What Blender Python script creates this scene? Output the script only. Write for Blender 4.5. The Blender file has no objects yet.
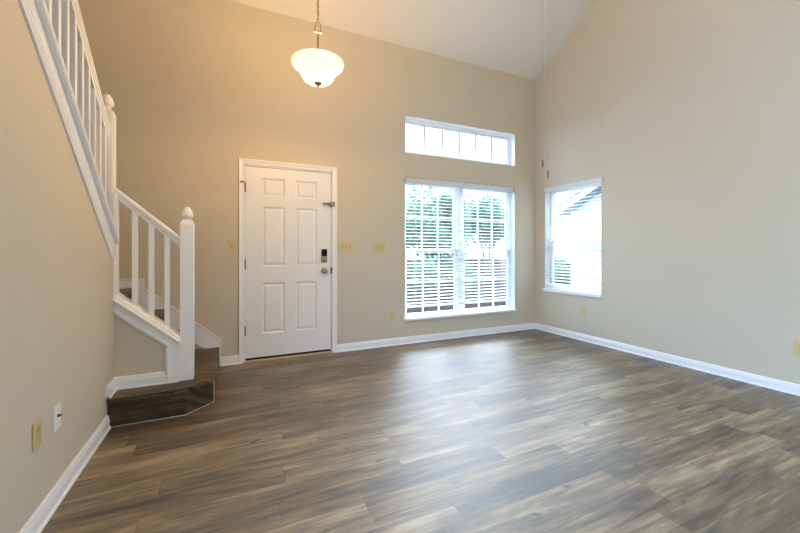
import bpy, bmesh, math, random
from mathutils import Vector, Matrix
random.seed(7)
C = bpy.context.scene.collection
S = bpy.context.scene

# ------------------------------------------------------------------ camera
cam = bpy.data.objects.new('camera', bpy.data.cameras.new('camera'))
C.objects.link(cam)
cam.location = (0, -4.181, 1.177)
cam.rotation_euler = (math.pi/2, 0, -math.radians(24.935))
cam.data.sensor_width = 36
cam.data.lens = 366.07/800*36
cam.data.shift_y = -15.56/800
cam.data.clip_start = 0.05
S.camera = cam
# ------------------------------------------------------------------ world, exposure
w = bpy.data.worlds.new('world'); S.world = w; w.use_nodes = True
bg = w.node_tree.nodes['Background']
# pale overcast sky, somewhat brighter overhead, with a wide bright lobe added for the sheen on the floor
SKY_LOW, SKY_HIGH, SHEEN_GLOW = 2.0, 4.6, 14.0
_n = w.node_tree.nodes; _l = w.node_tree.links
_tc = _n.new('ShaderNodeTexCoord'); _sp = _n.new('ShaderNodeSeparateXYZ'); _l.new(_tc.outputs['Generated'], _sp.inputs[0])
def _ramp(src, a, b, lo, hi):
    m = _n.new('ShaderNodeMapRange'); m.interpolation_type = 'SMOOTHSTEP'
    for k, v in (('From Min', a), ('From Max', b), ('To Min', lo), ('To Max', hi)): m.inputs[k].default_value = v
    _l.new(src, m.inputs['Value']); return m.outputs['Result']
_dot = _n.new('ShaderNodeVectorMath'); _dot.operation = 'DOT_PRODUCT'; _dot.inputs[1].default_value = Vector((0.76, 0.48, 0.55)).normalized()
_l.new(_tc.outputs['Generated'], _dot.inputs[0])
_g = _n.new('ShaderNodeMath'); _g.operation = 'MULTIPLY'
_l.new(_ramp(_dot.outputs['Value'], 0.70, 0.92, 0.0, SHEEN_GLOW), _g.inputs[0]); _l.new(_ramp(_sp.outputs['Z'], 0.34, 0.50, 0.0, 1.0), _g.inputs[1])
_bg2 = _n.new('ShaderNodeBackground'); _bg2.inputs['Color'].default_value = (0.98, 1.0, 1.03, 1); _l.new(_g.outputs[0], _bg2.inputs['Strength'])
_l.new(_ramp(_sp.outputs['Z'], 0.28, 0.6, SKY_LOW, SKY_HIGH), bg.inputs['Strength'])
bg.inputs['Color'].default_value = (0.545, 0.87, 1.34, 1)
_ad = _n.new('ShaderNodeAddShader'); _l.new(bg.outputs[0], _ad.inputs[0]); _l.new(_bg2.outputs[0], _ad.inputs[1])
_l.new(_ad.outputs[0], _n['World Output'].inputs['Surface'])
w.cycles.sampling_method = 'MANUAL'; w.cycles.sample_map_resolution = 1024
S.view_settings.view_transform = 'Standard'
S.view_settings.look = 'None'
S.view_settings.gamma = 1
S.view_settings.exposure = 1.64
S.view_settings.use_curve_mapping = False
S.cycles.max_bounces = 10
S.cycles.diffuse_bounces = 6
S.cycles.transparent_max_bounces = 24
S.cycles.caustics_reflective = False
S.cycles.caustics_refractive = False
S.cycles.sample_clamp_indirect = 6
S.cycles.use_denoising = True
BOWL_E = 0.8
BULB_W = 29.0

def area_lamp(name, loc, rot, sx, sy, power, col):
    d = bpy.data.lights.new(name, 'AREA'); d.shape = 'RECTANGLE'; d.size = sx; d.size_y = sy
    d.energy = power; d.color = col
    o = bpy.data.objects.new(name, d); o.location = loc; o.rotation_euler = rot; C.objects.link(o)
    return o

# the room's ceiling light, out of the picture above the camera's right
pl = bpy.data.lights.new('ceiling_light', 'POINT'); pl.energy = 10; pl.color = (1.0, 0.72, 0.45); pl.shadow_soft_size = 0.2
po = bpy.data.objects.new('ceiling_light', pl); po.location = (2.1, -4.2, 4.9); C.objects.link(po)

# ------------------------------------------------------------------ materials
def mat(name, col, rough=0.5, metal=0.0, spec=0.5):
    m = bpy.data.materials.new(name); m.use_nodes = True
    b = m.node_tree.nodes['Principled BSDF']
    b.inputs['Base Color'].default_value = (*col, 1); b.inputs['Roughness'].default_value = rough
    b.inputs['Metallic'].default_value = metal; b.inputs['Specular IOR Level'].default_value = spec
    return m
def nd(m, t, **k):
    n = m.node_tree.nodes.new(t)
    for a, v in k.items(): setattr(n, a, v)
    return n
def lk(m, a, b): m.node_tree.links.new(a, b)
def add_bump(m, scale, strength, dist=0.002):
    b = m.node_tree.nodes['Principled BSDF']
    tc = nd(m, 'ShaderNodeTexCoord'); n = nd(m, 'ShaderNodeTexNoise')
    n.inputs['Scale'].default_value = scale; n.inputs['Detail'].default_value = 3
    bp = nd(m, 'ShaderNodeBump'); bp.inputs['Strength'].default_value = strength; bp.inputs['Distance'].default_value = dist
    lk(m, tc.outputs['Object'], n.inputs['Vector']); lk(m, n.outputs['Fac'], bp.inputs['Height'])
    lk(m, bp.outputs['Normal'], b.inputs['Normal'])
    return m
M = {}
M['wall'] = add_bump(mat('wall_paint', (0.58, 0.502, 0.375), 0.6, spec=0.3), 220, 0.12)
M['ceiling'] = add_bump(mat('ceiling_paint', (0.72, 0.69, 0.64), 0.8, spec=0.2), 160, 0.2)
M['trim'] = mat('white_trim', (0.80, 0.78, 0.755), 0.35)
M['return'] = mat('white_return', (0.88, 0.88, 0.87), 0.55)
M['door'] = mat('door_paint', (0.79, 0.765, 0.73), 0.4)
M['vinyl'] = mat('white_vinyl', (0.88, 0.88, 0.875), 0.4)
M['blind'] = mat('blind_vinyl', (0.86, 0.86, 0.85), 0.45)
def translucent(m, f):
    nt = m.node_tree; b = nt.nodes['Principled BSDF']; o = [n for n in nt.nodes if n.type == 'OUTPUT_MATERIAL'][0]
    t = nd(m, 'ShaderNodeBsdfTranslucent'); t.inputs['Color'].default_value = (0.85, 0.86, 0.86, 1); mx = nd(m, 'ShaderNodeMixShader'); mx.inputs[0].default_value = f
    lk(m, b.outputs[0], mx.inputs[1]); lk(m, t.outputs[0], mx.inputs[2]); lk(m, mx.outputs[0], o.inputs['Surface'])
translucent(M['blind'], 0.4)
translucent(M['vinyl'], 0.25)
M['wand'] = mat('wand_plastic', (0.42, 0.43, 0.44), 0.3)
M['nickel'] = mat('satin_nickel', (0.33, 0.275, 0.20), 0.38, 1.0)
M['bronze'] = mat('aged_brass', (0.30, 0.22, 0.13), 0.45, 0.9)
M['darkmetal'] = mat('dark_hinge', (0.12, 0.09, 0.065), 0.45, 0.7)
M['black'] = mat('black_plastic', (0.010, 0.010, 0.011), 0.45, 0.0, 0.08)
M['ivory'] = mat('ivory_plastic', (0.60, 0.46, 0.20), 0.4)
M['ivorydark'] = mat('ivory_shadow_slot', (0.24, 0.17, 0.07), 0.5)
M['white'] = mat('white_plastic', (0.78, 0.76, 0.72), 0.4)
M['threshold'] = mat('threshold_wood', (0.50, 0.38, 0.24), 0.5)
M['caulk'] = mat('light_edge_strip', (0.62, 0.58, 0.52), 0.4)
M['cord'] = mat('cream_cord', (0.50, 0.42, 0.32), 0.7)
M['weight'] = mat('grey_weight', (0.13, 0.115, 0.09), 0.5)
M['asphalt'] = add_bump(mat('grey_mulch', (0.020, 0.0145, 0.013), 0.9, 0.0, 0.0), 20, 0.5, 0.02)
M['concrete'] = add_bump(mat('pale_concrete', (0.55, 0.55, 0.54), 0.8), 15, 0.2)
M['bark'] = mat('bark', (0.20, 0.16, 0.13), 0.9)
M['roof'] = mat('roof_shingle', (0.4, 0.4, 0.42), 0.9)
M['siding'] = mat('white_siding', (0.46, 0.46, 0.47), 0.6)

def leaf_mat(name, c1, c2):
    m = mat(name, c1, 0.7, 0.0, 0.15)
    b = m.node_tree.nodes['Principled BSDF']
    tc = nd(m, 'ShaderNodeTexCoord'); n = nd(m, 'ShaderNodeTexNoise'); n.inputs['Scale'].default_value = 2.3
    r = nd(m, 'ShaderNodeValToRGB'); r.color_ramp.elements[0].position = .35; r.color_ramp.elements[1].position = .65
    r.color_ramp.elements[0].color = (*c1, 1); r.color_ramp.elements[1].color = (*c2, 1)
    lk(m, tc.outputs['Object'], n.inputs['Vector']); lk(m, n.outputs['Fac'], r.inputs['Fac']); lk(m, r.outputs['Color'], b.inputs['Base Color'])
    return m
M['leaf'] = leaf_mat('tree_leaf', (0.04, 0.10, 0.05), (0.09, 0.17, 0.09))
M['shrub'] = leaf_mat('shrub_leaf', (0.045, 0.105, 0.045), (0.095, 0.18, 0.085))
M['dullshrub'] = leaf_mat('dull_shrub_leaf', (0.045, 0.036, 0.03), (0.075, 0.06, 0.05))

def glass_mat():
    m = bpy.data.materials.new('window_glass'); m.use_nodes = True
    nt = m.node_tree; nt.nodes.clear()
    o = nd(m, 'ShaderNodeOutputMaterial'); t = nd(m, 'ShaderNodeBsdfTransparent'); g = nd(m, 'ShaderNodeBsdfGlossy')
    g.inputs['Roughness'].default_value = 0.02; f = nd(m, 'ShaderNodeFresnel')
    ge = nd(m, 'ShaderNodeNewGeometry'); ir = nd(m, 'ShaderNodeMapRange')       # same reflectance from either face of the thin pane
    ir.inputs['To Min'].default_value = 1.45; ir.inputs['To Max'].default_value = 1/1.45
    lk(m, ge.outputs['Backfacing'], ir.inputs['Value']); lk(m, ir.outputs['Result'], f.inputs['IOR'])
    mx = nd(m, 'ShaderNodeMixShader'); t.inputs['Color'].default_value = (0.96, 0.98, 0.975, 1)
    lk(m, f.outputs[0], mx.inputs[0]); lk(m, t.outputs[0], mx.inputs[1]); lk(m, g.outputs[0], mx.inputs[2]); lk(m, mx.outputs[0], o.inputs['Surface'])
    return m
M['glass'] = glass_mat()

def emit_mat(name, col, strength, base):
    m = mat(name, base, 0.3)
    b = m.node_tree.nodes['Principled BSDF']
    b.inputs['Emission Color'].default_value = (*col, 1); b.inputs['Emission Strength'].default_value = strength
    return m
M['bowl'] = emit_mat('lit_alabaster_glass', (1.0, 0.74, 0.45), BOWL_E, (0.8, 0.75, 0.65))
def frosted(m, f):
    nt = m.node_tree; b = nt.nodes['Principled BSDF']; o = [n for n in nt.nodes if n.type == 'OUTPUT_MATERIAL'][0]
    t = nd(m, 'ShaderNodeBsdfTransparent'); t.inputs['Color'].default_value = (1, 1, 1, 1); mx = nd(m, 'ShaderNodeMixShader'); mx.inputs[0].default_value = f
    lk(m, b.outputs[0], mx.inputs[1]); lk(m, t.outputs[0], mx.inputs[2]); lk(m, mx.outputs[0], o.inputs['Surface'])
frosted(M['bowl'], 0.78)
M['bowlrim'] = emit_mat('lit_glass_rim', (1.0, 0.74, 0.46), 0.25, (0.85, 0.8, 0.7))

def wood_floor(name, tone=1.0, planks=True):
    """vinyl planks running along X: 0.18 m wide, 1.22 m long, staggered, each with its own tone"""
    m = mat(name, (0.2, 0.15, 0.11), 0.4)
    b = m.node_tree.nodes['Principled BSDF']
    def math_(op, a, bb=None, c=None):
        n = nd(m, 'ShaderNodeMath', operation=op)
        for i, v in enumerate((a, bb, c)):
            if v is None: continue
            if isinstance(v, (int, float)): n.inputs[i].default_value = v
            else: lk(m, v, n.inputs[i])
        return n.outputs[0]
    geo = nd(m, 'ShaderNodeNewGeometry'); sp = nd(m, 'ShaderNodeSeparateXYZ'); lk(m, geo.outputs['Position'], sp.inputs[0])
    PW, PL = 0.152, 1.22
    if planks:
        vy = math_('DIVIDE', math_('ADD', sp.outputs['Y'], 20.03), PW)
        row = math_('FLOOR', vy); fy = math_('SUBTRACT', vy, row)
        wn = nd(m, 'ShaderNodeTexWhiteNoise', noise_dimensions='1D'); lk(m, row, wn.inputs['W'])
        vx = math_('ADD', math_('DIVIDE', math_('ADD', sp.outputs['X'], 20.0), PL), wn.outputs['Value'])
        colm = math_('FLOOR', vx); fx = math_('SUBTRACT', vx, colm)
        idv = math_('ADD', math_('MULTIPLY', row, 17.31), math_('MULTIPLY', colm, 5.77))
        wn2 = nd(m, 'ShaderNodeTexWhiteNoise', noise_dimensions='1D'); lk(m, idv, wn2.inputs['W'])
        rnd = wn2.outputs['Value']
        ex = math_('MULTIPLY', math_('MINIMUM', fx, math_('SUBTRACT', 1.0, fx)), PL)
        ey = math_('MULTIPLY', math_('MINIMUM', fy, math_('SUBTRACT', 1.0, fy)), PW)
        seam = nd(m, 'ShaderNodeMapRange'); seam.inputs['From Min'].default_value = 0.0; seam.inputs['From Max'].default_value = 0.0022
        lk(m, math_('MINIMUM', ex, ey), seam.inputs['Value']); seam = seam.outputs['Result']
        off = math_('MULTIPLY', rnd, 37.0)
    else:
        off = 3.3; rnd = 0.45; seam = None
    def grain(sx, sy, detail, rough, dist=0.0, sc=1.0):
        cb = nd(m, 'ShaderNodeCombineXYZ')
        lk(m, math_('MULTIPLY', sp.outputs['X'], sx), cb.inputs[0])
        yz = math_('ADD', sp.outputs['Y'], sp.outputs['Z'])
        lk(m, math_('ADD', math_('MULTIPLY', yz, sy), off), cb.inputs[1])
        if isinstance(off, float): cb.inputs[2].default_value = off
        else: lk(m, off, cb.inputs[2])
        n = nd(m, 'ShaderNodeTexNoise'); n.inputs['Scale'].default_value = sc; n.inputs['Detail'].default_value = detail
        n.inputs['Roughness'].default_value = rough; n.inputs['Distortion'].default_value = dist
        lk(m, cb.outputs[0], n.inputs['Vector']); return n.outputs['Fac']
    broad = grain(1.3, 7.0, 4, 0.6, 1.2)
    fine = grain(3.0, 85.0, 5, 0.65, 0.4)
    knot = grain(4.5, 14.0, 3, 0.55, 0.8)
    kr = nd(m, 'ShaderNodeMapRange'); kr.inputs['From Min'].default_value = 0.66; kr.inputs['From Max'].default_value = 0.76
    lk(m, knot, kr.inputs['Value'])
    mid = grain(1.6, 20.0, 5, 0.62, 1.3)
    v = math_('ADD', math_('ADD', math_('MULTIPLY', broad, 0.62), math_('MULTIPLY', mid, 0.58)), math_('MULTIPLY', fine, 0.30))
    v = math_('ADD', v, math_('MULTIPLY', math_('SUBTRACT', rnd, 0.5), 0.16) if planks else 0.0)
    v = math_('SUBTRACT', v, math_('MULTIPLY', kr.outputs['Result'], 0.30))
    r = nd(m, 'ShaderNodeValToRGB'); el = r.color_ramp.elements
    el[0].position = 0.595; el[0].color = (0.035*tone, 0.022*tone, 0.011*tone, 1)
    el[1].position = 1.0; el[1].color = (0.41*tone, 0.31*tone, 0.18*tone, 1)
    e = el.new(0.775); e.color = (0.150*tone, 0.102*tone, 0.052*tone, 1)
    lk(m, v, r.inputs['Fac'])
    if planks:
        mx = nd(m, 'ShaderNodeMix', data_type='RGBA'); lk(m, seam, mx.inputs[0])
        mx.inputs[6].default_value = (0.045*tone, 0.034*tone, 0.026*tone, 1); lk(m, r.outputs['Color'], mx.inputs[7])
        lk(m, mx.outputs[2], b.inputs['Base Color'])
        h = math_('ADD', math_('MULTIPLY', fine, 0.35), math_('MULTIPLY', seam, 0.6))
    else:
        lk(m, r.outputs['Color'], b.inputs['Base Color']); h = fine
    bp = nd(m, 'ShaderNodeBump'); bp.inputs['Strength'].default_value = 0.25; bp.inputs['Distance'].default_value = 0.0015
    lk(m, h, bp.inputs['Height']); lk(m, bp.outputs['Normal'], b.inputs['Normal'])
    rr = nd(m, 'ShaderNodeMapRange'); rr.inputs['To Min'].default_value = 0.42; rr.inputs['To Max'].default_value = 0.54
    lk(m, fine, rr.inputs['Value']); lk(m, rr.outputs['Result'], b.inputs['Roughness'])
    b.inputs['Specular IOR Level'].default_value = 0.5 if planks else 0.3
    b.inputs['Coat Weight'].default_value = 0.6 if planks else 0.0; b.inputs['Coat IOR'].default_value = 2.0; b.inputs['Coat Roughness'].default_value = 0.52
    lk(m, bp.outputs['Normal'], b.inputs['Coat Normal'])
    return m
M['floor'] = wood_floor('vinyl_plank_floor')
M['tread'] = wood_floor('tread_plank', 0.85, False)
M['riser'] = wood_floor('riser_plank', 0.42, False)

# ------------------------------------------------------------------ mesh helpers
def box(bm, x0, x1, y0, y1, z0, z1, bev=0.0, seg=2):
    b2 = bmesh.new()
    bmesh.ops.create_cube(b2, size=1)
    for v in b2.verts:
        v.co = Vector(((x0+x1)/2 + v.co.x*(x1-x0), (y0+y1)/2 + v.co.y*(y1-y0), (z0+z1)/2 + v.co.z*(z1-z0)))
    if bev > 0: bmesh.ops.bevel(b2, geom=list(b2.edges), offset=bev, segments=seg, profile=0.5, affect='EDGES')
    join(bm, b2)
def join(bm, b2):
    t = bpy.data.meshes.new('t'); b2.to_mesh(t); b2.free(); bm.from_mesh(t); bpy.data.meshes.remove(t)
def prism(bm, pts, axis, a0, a1, bev=0.0):
    """polygon pts in the two other axes, extruded along axis from a0 to a1"""
    def co(p, a):
        return {'x': (a, p[0], p[1]), 'y': (p[0], a, p[1]), 'z': (p[0], p[1], a)}[axis]
    b2 = bmesh.new()
    A = [b2.verts.new(co(p, a0)) for p in pts]; B = [b2.verts.new(co(p, a1)) for p in pts]
    b2.faces.new(A); b2.faces.new(B[::-1]); n = len(pts)
    for i in range(n): b2.faces.new((A[i], B[i], B[(i+1) % n], A[(i+1) % n]))
    bmesh.ops.recalc_face_normals(b2, faces=b2.faces)
    if bev > 0: bmesh.ops.bevel(b2, geom=list(b2.edges), offset=bev, segments=2, profile=0.5, affect='EDGES')
    join(bm, b2)
def sweep(bm, path, normal, prof, closed=False):
    """mitred sweep: prof = [(a, b)], a sideways in the plane (left of travel seen against the normal), b along normal"""
    P = [Vector(p) for p in path]; N = Vector(normal).normalized(); n = len(P)
    b2 = bmesh.new(); rings = []
    for i in range(n):
        d1 = (P[i]-P[i-1]).normalized() if (i > 0 or closed) else None
        d2 = (P[(i+1) % n]-P[i]).normalized() if (i < n-1 or closed) else None
        if d1 is None: d1 = d2
        if d2 is None: d2 = d1
        s1 = N.cross(d1); s2 = N.cross(d2); m = (s1+s2).normalized(); m = m/max(0.2, m.dot(s1))
        rings.append([b2.verts.new(P[i] + m*a + N*b) for a, b in prof])
    k = len(prof)
    for i in range(n if closed else n-1):
        A, B = rings[i], rings[(i+1) % n]
        for j in range(k): b2.faces.new((A[j], A[(j+1) % k], B[(j+1) % k], B[j]))
    if not closed: b2.faces.new(rings[0]); b2.faces.new(rings[-1][::-1])
    bmesh.ops.recalc_face_normals(b2, faces=b2.faces); join(bm, b2)
def lathe(bm, prof, cx, cy, seg=32, cap=True, axis='z', c3=0):
    """prof = [(r, h)]; axis z at (cx, cy); axis y: circle in xz about (cx, c3=z), h along -y from cy"""
    b2 = bmesh.new(); rings = []
    def co(r, h, t):
        if axis == 'z': return (cx+r*math.cos(t), cy+r*math.sin(t), h)
        if axis == 'y': return (cx+r*math.cos(t), cy-h, c3+r*math.sin(t))
        return (cx+h, cy+r*math.cos(t), c3+r*math.sin(t))
    for r, h in prof:
        rings.append([b2.verts.new(co(max(r, 1e-4), h, 2*math.pi*j/seg)) for j in range(seg)])
    for A, B in zip(rings, rings[1:]):
        for j in range(seg): b2.faces.new((A[j], A[(j+1) % seg], B[(j+1) % seg], B[j]))
    if cap: b2.faces.new(rings[0][::-1]); b2.faces.new(rings[-1])
    for f in b2.faces: f.smooth = True
    bmesh.ops.recalc_face_normals(b2, faces=b2.faces); join(bm, b2)
def tube(bm, pts, r, seg=8, closed=False):
    P = [Vector(p) for p in pts]; b2 = bmesh.new(); rings = []; n = len(P); up = None
    for i in range(n):
        if closed: d = (P[(i+1) % n]-P[i-1]).normalized()
        else: d = (P[min(i+1, n-1)]-P[max(i-1, 0)]).normalized()
        if up is None:
            up = d.orthogonal().normalized()
        else: up = (up - d*up.dot(d)).normalized()
        s = d.cross(up)
        rings.append([b2.verts.new(P[i] + r*(math.cos(2*math.pi*j/seg)*up + math.sin(2*math.pi*j/seg)*s)) for j in range(seg)])
    for i in range(n if closed else n-1):
        A, B = rings[i], rings[(i+1) % n]
        for j in range(seg): b2.faces.new((A[j], A[(j+1) % seg], B[(j+1) % seg], B[j]))
    if not closed: b2.faces.new(rings[0][::-1]); b2.faces.new(rings[-1])
    for f in b2.faces: f.smooth = True
    bmesh.ops.recalc_face_normals(b2, faces=b2.faces); join(bm, b2)

def obj(name, bm, m, parent=None):
    """link a bmesh (world coordinates) as one mesh object; children keep world coordinates"""
    me = bpy.data.meshes.new(name); bm.to_mesh(me); bm.free()
    me.materials.append(M[m] if isinstance(m, str) else m)
    o = bpy.data.objects.new(name, me); C.objects.link(o)
    if parent is not None:
        o.parent = parent
        off = Vector((0, 0, 0)); p = parent
        while p: off += p.location; p = p.parent
        me.transform(Matrix.Translation(-off))
    return o
def rebase(o, loc):
    o.data.transform(Matrix.Translation(-Vector(loc))); o.location = loc; return o
def thing(name, label, cat, loc, group=None):
    o = bpy.data.objects.new(name, None); C.objects.link(o); o.location = loc; o.empty_display_size = 0.1
    return tag(o, label, cat, group)
def tag(o, label, cat, group=None):
    o['label'] = label; o['category'] = cat
    if group: o['group'] = group
    return o
def struct(name, bm, m, label=None, cat=None):
    o = obj(name, bm, m); return stag(o, label, cat)
def stag(o, label, cat):
    o['kind'] = 'structure'
    if label: o['label'] = label
    if cat: o['category'] = cat
    return o
def sempty(name, loc, label, cat):
    o = bpy.data.objects.new(name, None); C.objects.link(o); o.location = loc; o.empty_display_size = 0.1
    return stag(o, label, cat)
def NB(): return bmesh.new()

# ------------------------------------------------------------------ dimensions (metres; origin: foot of the front wall, in line with the camera)
XR = 4.209; XL = -0.740; XS = -1.76; YB = -7.4; ZE = 3.77; SL = 0.585; RY = -3.9
ZR = ZE - SL*RY
WT = 0.15
def ceil_z(y): return ZE - SL*y if y > RY else ZR + SL*(y-RY)
WX0, WX1, WZ0, WZ1 = 2.012, 3.812, 0.325, 2.115         # front window opening
CZ0, CZ1 = 2.428, 2.896                                  # clerestory
DX0, DX1, DZ1 = 0.13, 1.086, 2.10                        # door opening
RY0, RY1, RZ0, RZ1 = -1.095, -0.195, 0.625, 2.085       # side window opening

# ------------------------------------------------------------------ room shell
def wall_grid(bm, us, vs, holes, put):
    for i in range(len(us)-1):
        for j in range(len(vs)-1):
            uc, vc = (us[i]+us[i+1])/2, (vs[j]+vs[j+1])/2
            if any(h[0] < uc < h[1] and h[2] < vc < h[3] for h in holes): continue
            put(bm, us[i], us[i+1], vs[j], vs[j+1])
bm = NB()
wall_grid(bm, [XS-0.1, DX0, DX1, WX0, WX1, XR+WT], [-0.25, 0.0, WZ0, DZ1, WZ1, CZ0, CZ1, ZE+0.2],
          [(DX0, DX1, 0.0, DZ1), (WX0, WX1, WZ0, WZ1), (WX0, WX1, CZ0, CZ1)],
          lambda b, u0, u1, v0, v1: box(b, u0, u1, 0.0, WT, v0, v1))
bmesh.ops.remove_doubles(bm, verts=bm.verts, dist=1e-5)
struct('wall_front', bm, 'wall', 'tall beige front wall holding the white door and large window', 'wall')
bm = NB()
wall_grid(bm, [YB, -7.2, -5.2, RY0, RY1, 0.0], [-0.25, 0.02, RZ0, RZ1, 2.4, ZE], [(RY0, RY1, RZ0, RZ1), (-7.2, -5.2, 0.02, 2.4)],  # the hole behind the camera is added for more daylight
          lambda b, u0, u1, v0, v1: box(b, XR, XR+WT, u0, u1, v0, v1))
prism(bm, [(0.0, ZE), (YB, ZE), (YB, ceil_z(YB)+0.1), (RY, ZR+0.1), (0.0, ZE+0.1)], 'x', XR, XR+WT)
struct('wall_right', bm, 'wall', 'tall greige right wall rising to the sloped ceiling, with small window', 'wall')
# left wall: top cut on the slope of the stairs, full height further back
KY = -0.985                                             # face of the knee wall under the lower flight
ST = 0.84                                               # stair slope
def lw_top(y): return 1.246 + ST*(-1.06 - y)           # top of the left wall, under its cap
bm = NB()
PY0, PY1, PZ1 = -7.2, -3.40, 3.9                         # opening added behind the camera to let daylight in
prism(bm, [(KY, -0.2), (KY, lw_top(KY)), (-3.1, lw_top(-3.1)), (-3.1, ceil_z(-3.1)), (PY1, ceil_z(PY1)), (PY1, -0.2)], 'x', XL-0.115, XL)
prism(bm, [(PY1, PZ1), (PY1, ceil_z(PY1)), (RY, ZR), (YB, ceil_z(YB)), (YB, -0.2), (PY0, -0.2), (PY0, PZ1)], 'x', XL-0.115, XL)
struct('wall_left', bm, 'wall', 'pale left wall with a sloped top under the stair railing', 'wall')
bm = NB()
prism(bm, [(0.0, -0.2), (0.0, ZE), (-3.4, ceil_z(-3.4)), (-3.4, -0.2)], 'x', XS-0.12, XS)
box(bm, XS-0.12, XL-0.115, -3.4, -3.3, -0.2, ceil_z(-3.4)+0.05)
struct('wall_stairwell', bm, 'wall', 'beige outer wall of the stairwell behind the railing', 'wall')
# rear wall, behind the camera: opening added to bring in daylight
bm = NB()
BX0, BX1, BZ1 = 3.3, 3.9, 2.1
wall_grid(bm, [XS-0.1, BX0, BX1, XR+WT], [-0.25, 0.02, BZ1, 4.3], [(BX0, BX1, 0.02, BZ1)],
          lambda b, u0, u1, v0, v1: box(b, u0, u1, YB-WT, YB, v0, v1))
struct('wall_rear', bm, 'wall', 'rear wall behind the camera with an added daylight opening', 'wall')
bm = NB()
prism(bm, [(0.0, ZE), (RY, ZR), (YB, ceil_z(YB)), (YB, ceil_z(YB)+0.15), (RY, ZR+0.15), (0.0, ZE+0.15)], 'x', XS, XR)
struct('ceiling', bm, 'ceiling', 'pale vaulted ceiling sloping down to the front wall', 'ceiling')
bm = NB(); box(bm, XS-0.1, XR+0.1, YB-0.1, 0.0, -0.2, 0.0)
struct('floor', bm, 'floor', 'brown grey wood plank floor running along the front wall', 'floor')

# baseboards: profile a = off the wall, b = height
BBH = 0.088
BASE = [(0, 0), (0.016, 0), (0.016, 0.058), (0.013, 0.066), (0.011, 0.078), (0.006, BBH), (0, BBH)]
SHOE = [(0.0, 0), (0.024, 0), (0.023, 0.008), (0.016, 0.016), (0, 0.018)]
def base_run(bm, path, z=0.0, shoe=True):
    # 'a' must point into the room: travel so that the room lies to the left
    sweep(bm, [(p[0], p[1], z) for p in path], (0, 0, 1), BASE)
    if shoe: sweep(bm, [(p[0], p[1], z) for p in path], (0, 0, 1), SHOE)
bm = NB(); base_run(bm, [(XR, -5.2), (XR, 0.0), (1.128, 0.0)]);
struct('baseboard_right', bm, 'trim', 'white baseboard along the right wall and under the large window', 'baseboard')
bm = NB(); base_run(bm, [(0.087, 0.0), (-0.086, 0.0)])
struct('baseboard_front', bm, 'trim', 'short white baseboard between door casing and stair', 'baseboard')
bm = NB(); base_run(bm, [(XL, -1.16), (XL, PY1)])
struct('baseboard_left', bm, 'trim', 'white baseboard along the foot of the left wall', 'baseboard')

# ------------------------------------------------------------------ front door
door = sempty('door_1', (0.608, 0.0, 0.0), 'white six panel front door between the stairs and the window', 'door')
LX0, LX1, LZ0, LZ1 = 0.151, 1.065, 0.040, 2.074
def six_panel():
    """slab with stiles and rails, six recessed fields each with a raised centre"""
    bm = NB(); YF, YK = 0.012, 0.055
    cols = [(0.313, 0.552), (0.665, 0.904)]; rows = [(0.285, 0.832), (1.008, 1.655), (1.765, 1.965)]
    xs = [LX0, cols[0][0], cols[0][1], cols[1][0], cols[1][1], LX1]
    zs = [LZ0, rows[0][0], rows[0][1], rows[1][0], rows[1][1], rows[2][0], rows[2][1], LZ1]
    holes = [(c[0], c[1], r[0], r[1]) for c in cols for r in rows]
    b2 = NB()
    for i in range(len(xs)-1):
        for j in range(len(zs)-1):
            uc, vc = (xs[i]+xs[i+1])/2, (zs[j]+zs[j+1])/2
            if any(h[0] < uc < h[1] and h[2] < vc < h[3] for h in holes): continue
            b2.faces.new([b2.verts.new(p) for p in ((xs[i], YF, zs[j]), (xs[i+1], YF, zs[j]), (xs[i+1], YF, zs[j+1]), (xs[i], YF, zs[j+1]))])
    for (x0, x1, z0, z1) in holes:
        levels = [(0.0, 0.0), (0.006, 0.004), (0.014, 0.013), (0.022, 0.013), (0.040, 0.004), (0.046, 0.003)]
        rings = []
        for ins, d in levels:
            rings.append([b2.verts.new(p) for p in ((x0+ins, YF+d, z0+ins), (x1-ins, YF+d, z0+ins), (x1-ins, YF+d, z1-ins), (x0+ins, YF+d, z1-ins))])
        for A, B in zip(rings, rings[1:]):
            for j in range(4): b2.faces.new((A[j], A[(j+1) % 4], B[(j+1) % 4], B[j]))
        b2.faces.new(rings[-1])
    # sides and back
    for f in [((LX0, YF, LZ0), (LX0, YK, LZ0), (LX0, YK, LZ1), (LX0, YF, LZ1)), ((LX1, YF, LZ0), (LX1, YF, LZ1), (LX1, YK, LZ1), (LX1, YK, LZ0)),
              ((LX0, YF, LZ1), (LX0, YK, LZ1), (LX1, YK, LZ1), (LX1, YF, LZ1)), ((LX0, YF, LZ0), (LX1, YF, LZ0), (LX1, YK, LZ0), (LX0, YK, LZ0)),
              ((LX0, YK, LZ0), (LX1, YK, LZ0), (LX1, YK, LZ1), (LX0, YK, LZ1))]:
        b2.faces.new([b2.verts.new(p) for p in f])
    bmesh.ops.remove_doubles(b2, verts=b2.verts, dist=1e-5)
    bmesh.ops.recalc_face_normals(b2, faces=b2.faces); join(bm, b2); return bm
leaf = obj('door_leaf', six_panel(), 'door', door)
bm = NB()                                              # jamb lining and stop
box(bm, DX0, LX0-0.004, 0.0, WT, 0.0, DZ1); box(bm, LX1+0.004, DX1, 0.0, WT, 0.0, DZ1); box(bm, DX0, DX1, 0.0, WT, LZ1+0.004, DZ1)
box(bm, LX0-0.004, LX0+0.012, 0.058, 0.075, 0, LZ1); box(bm, LX1-0.012, LX1+0.004, 0.058, 0.075, 0, LZ1); box(bm, LX0, LX1, 0.058, 0.075, LZ1-0.012, LZ1+0.004)
obj('door_jamb', bm, 'trim', door)
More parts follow.
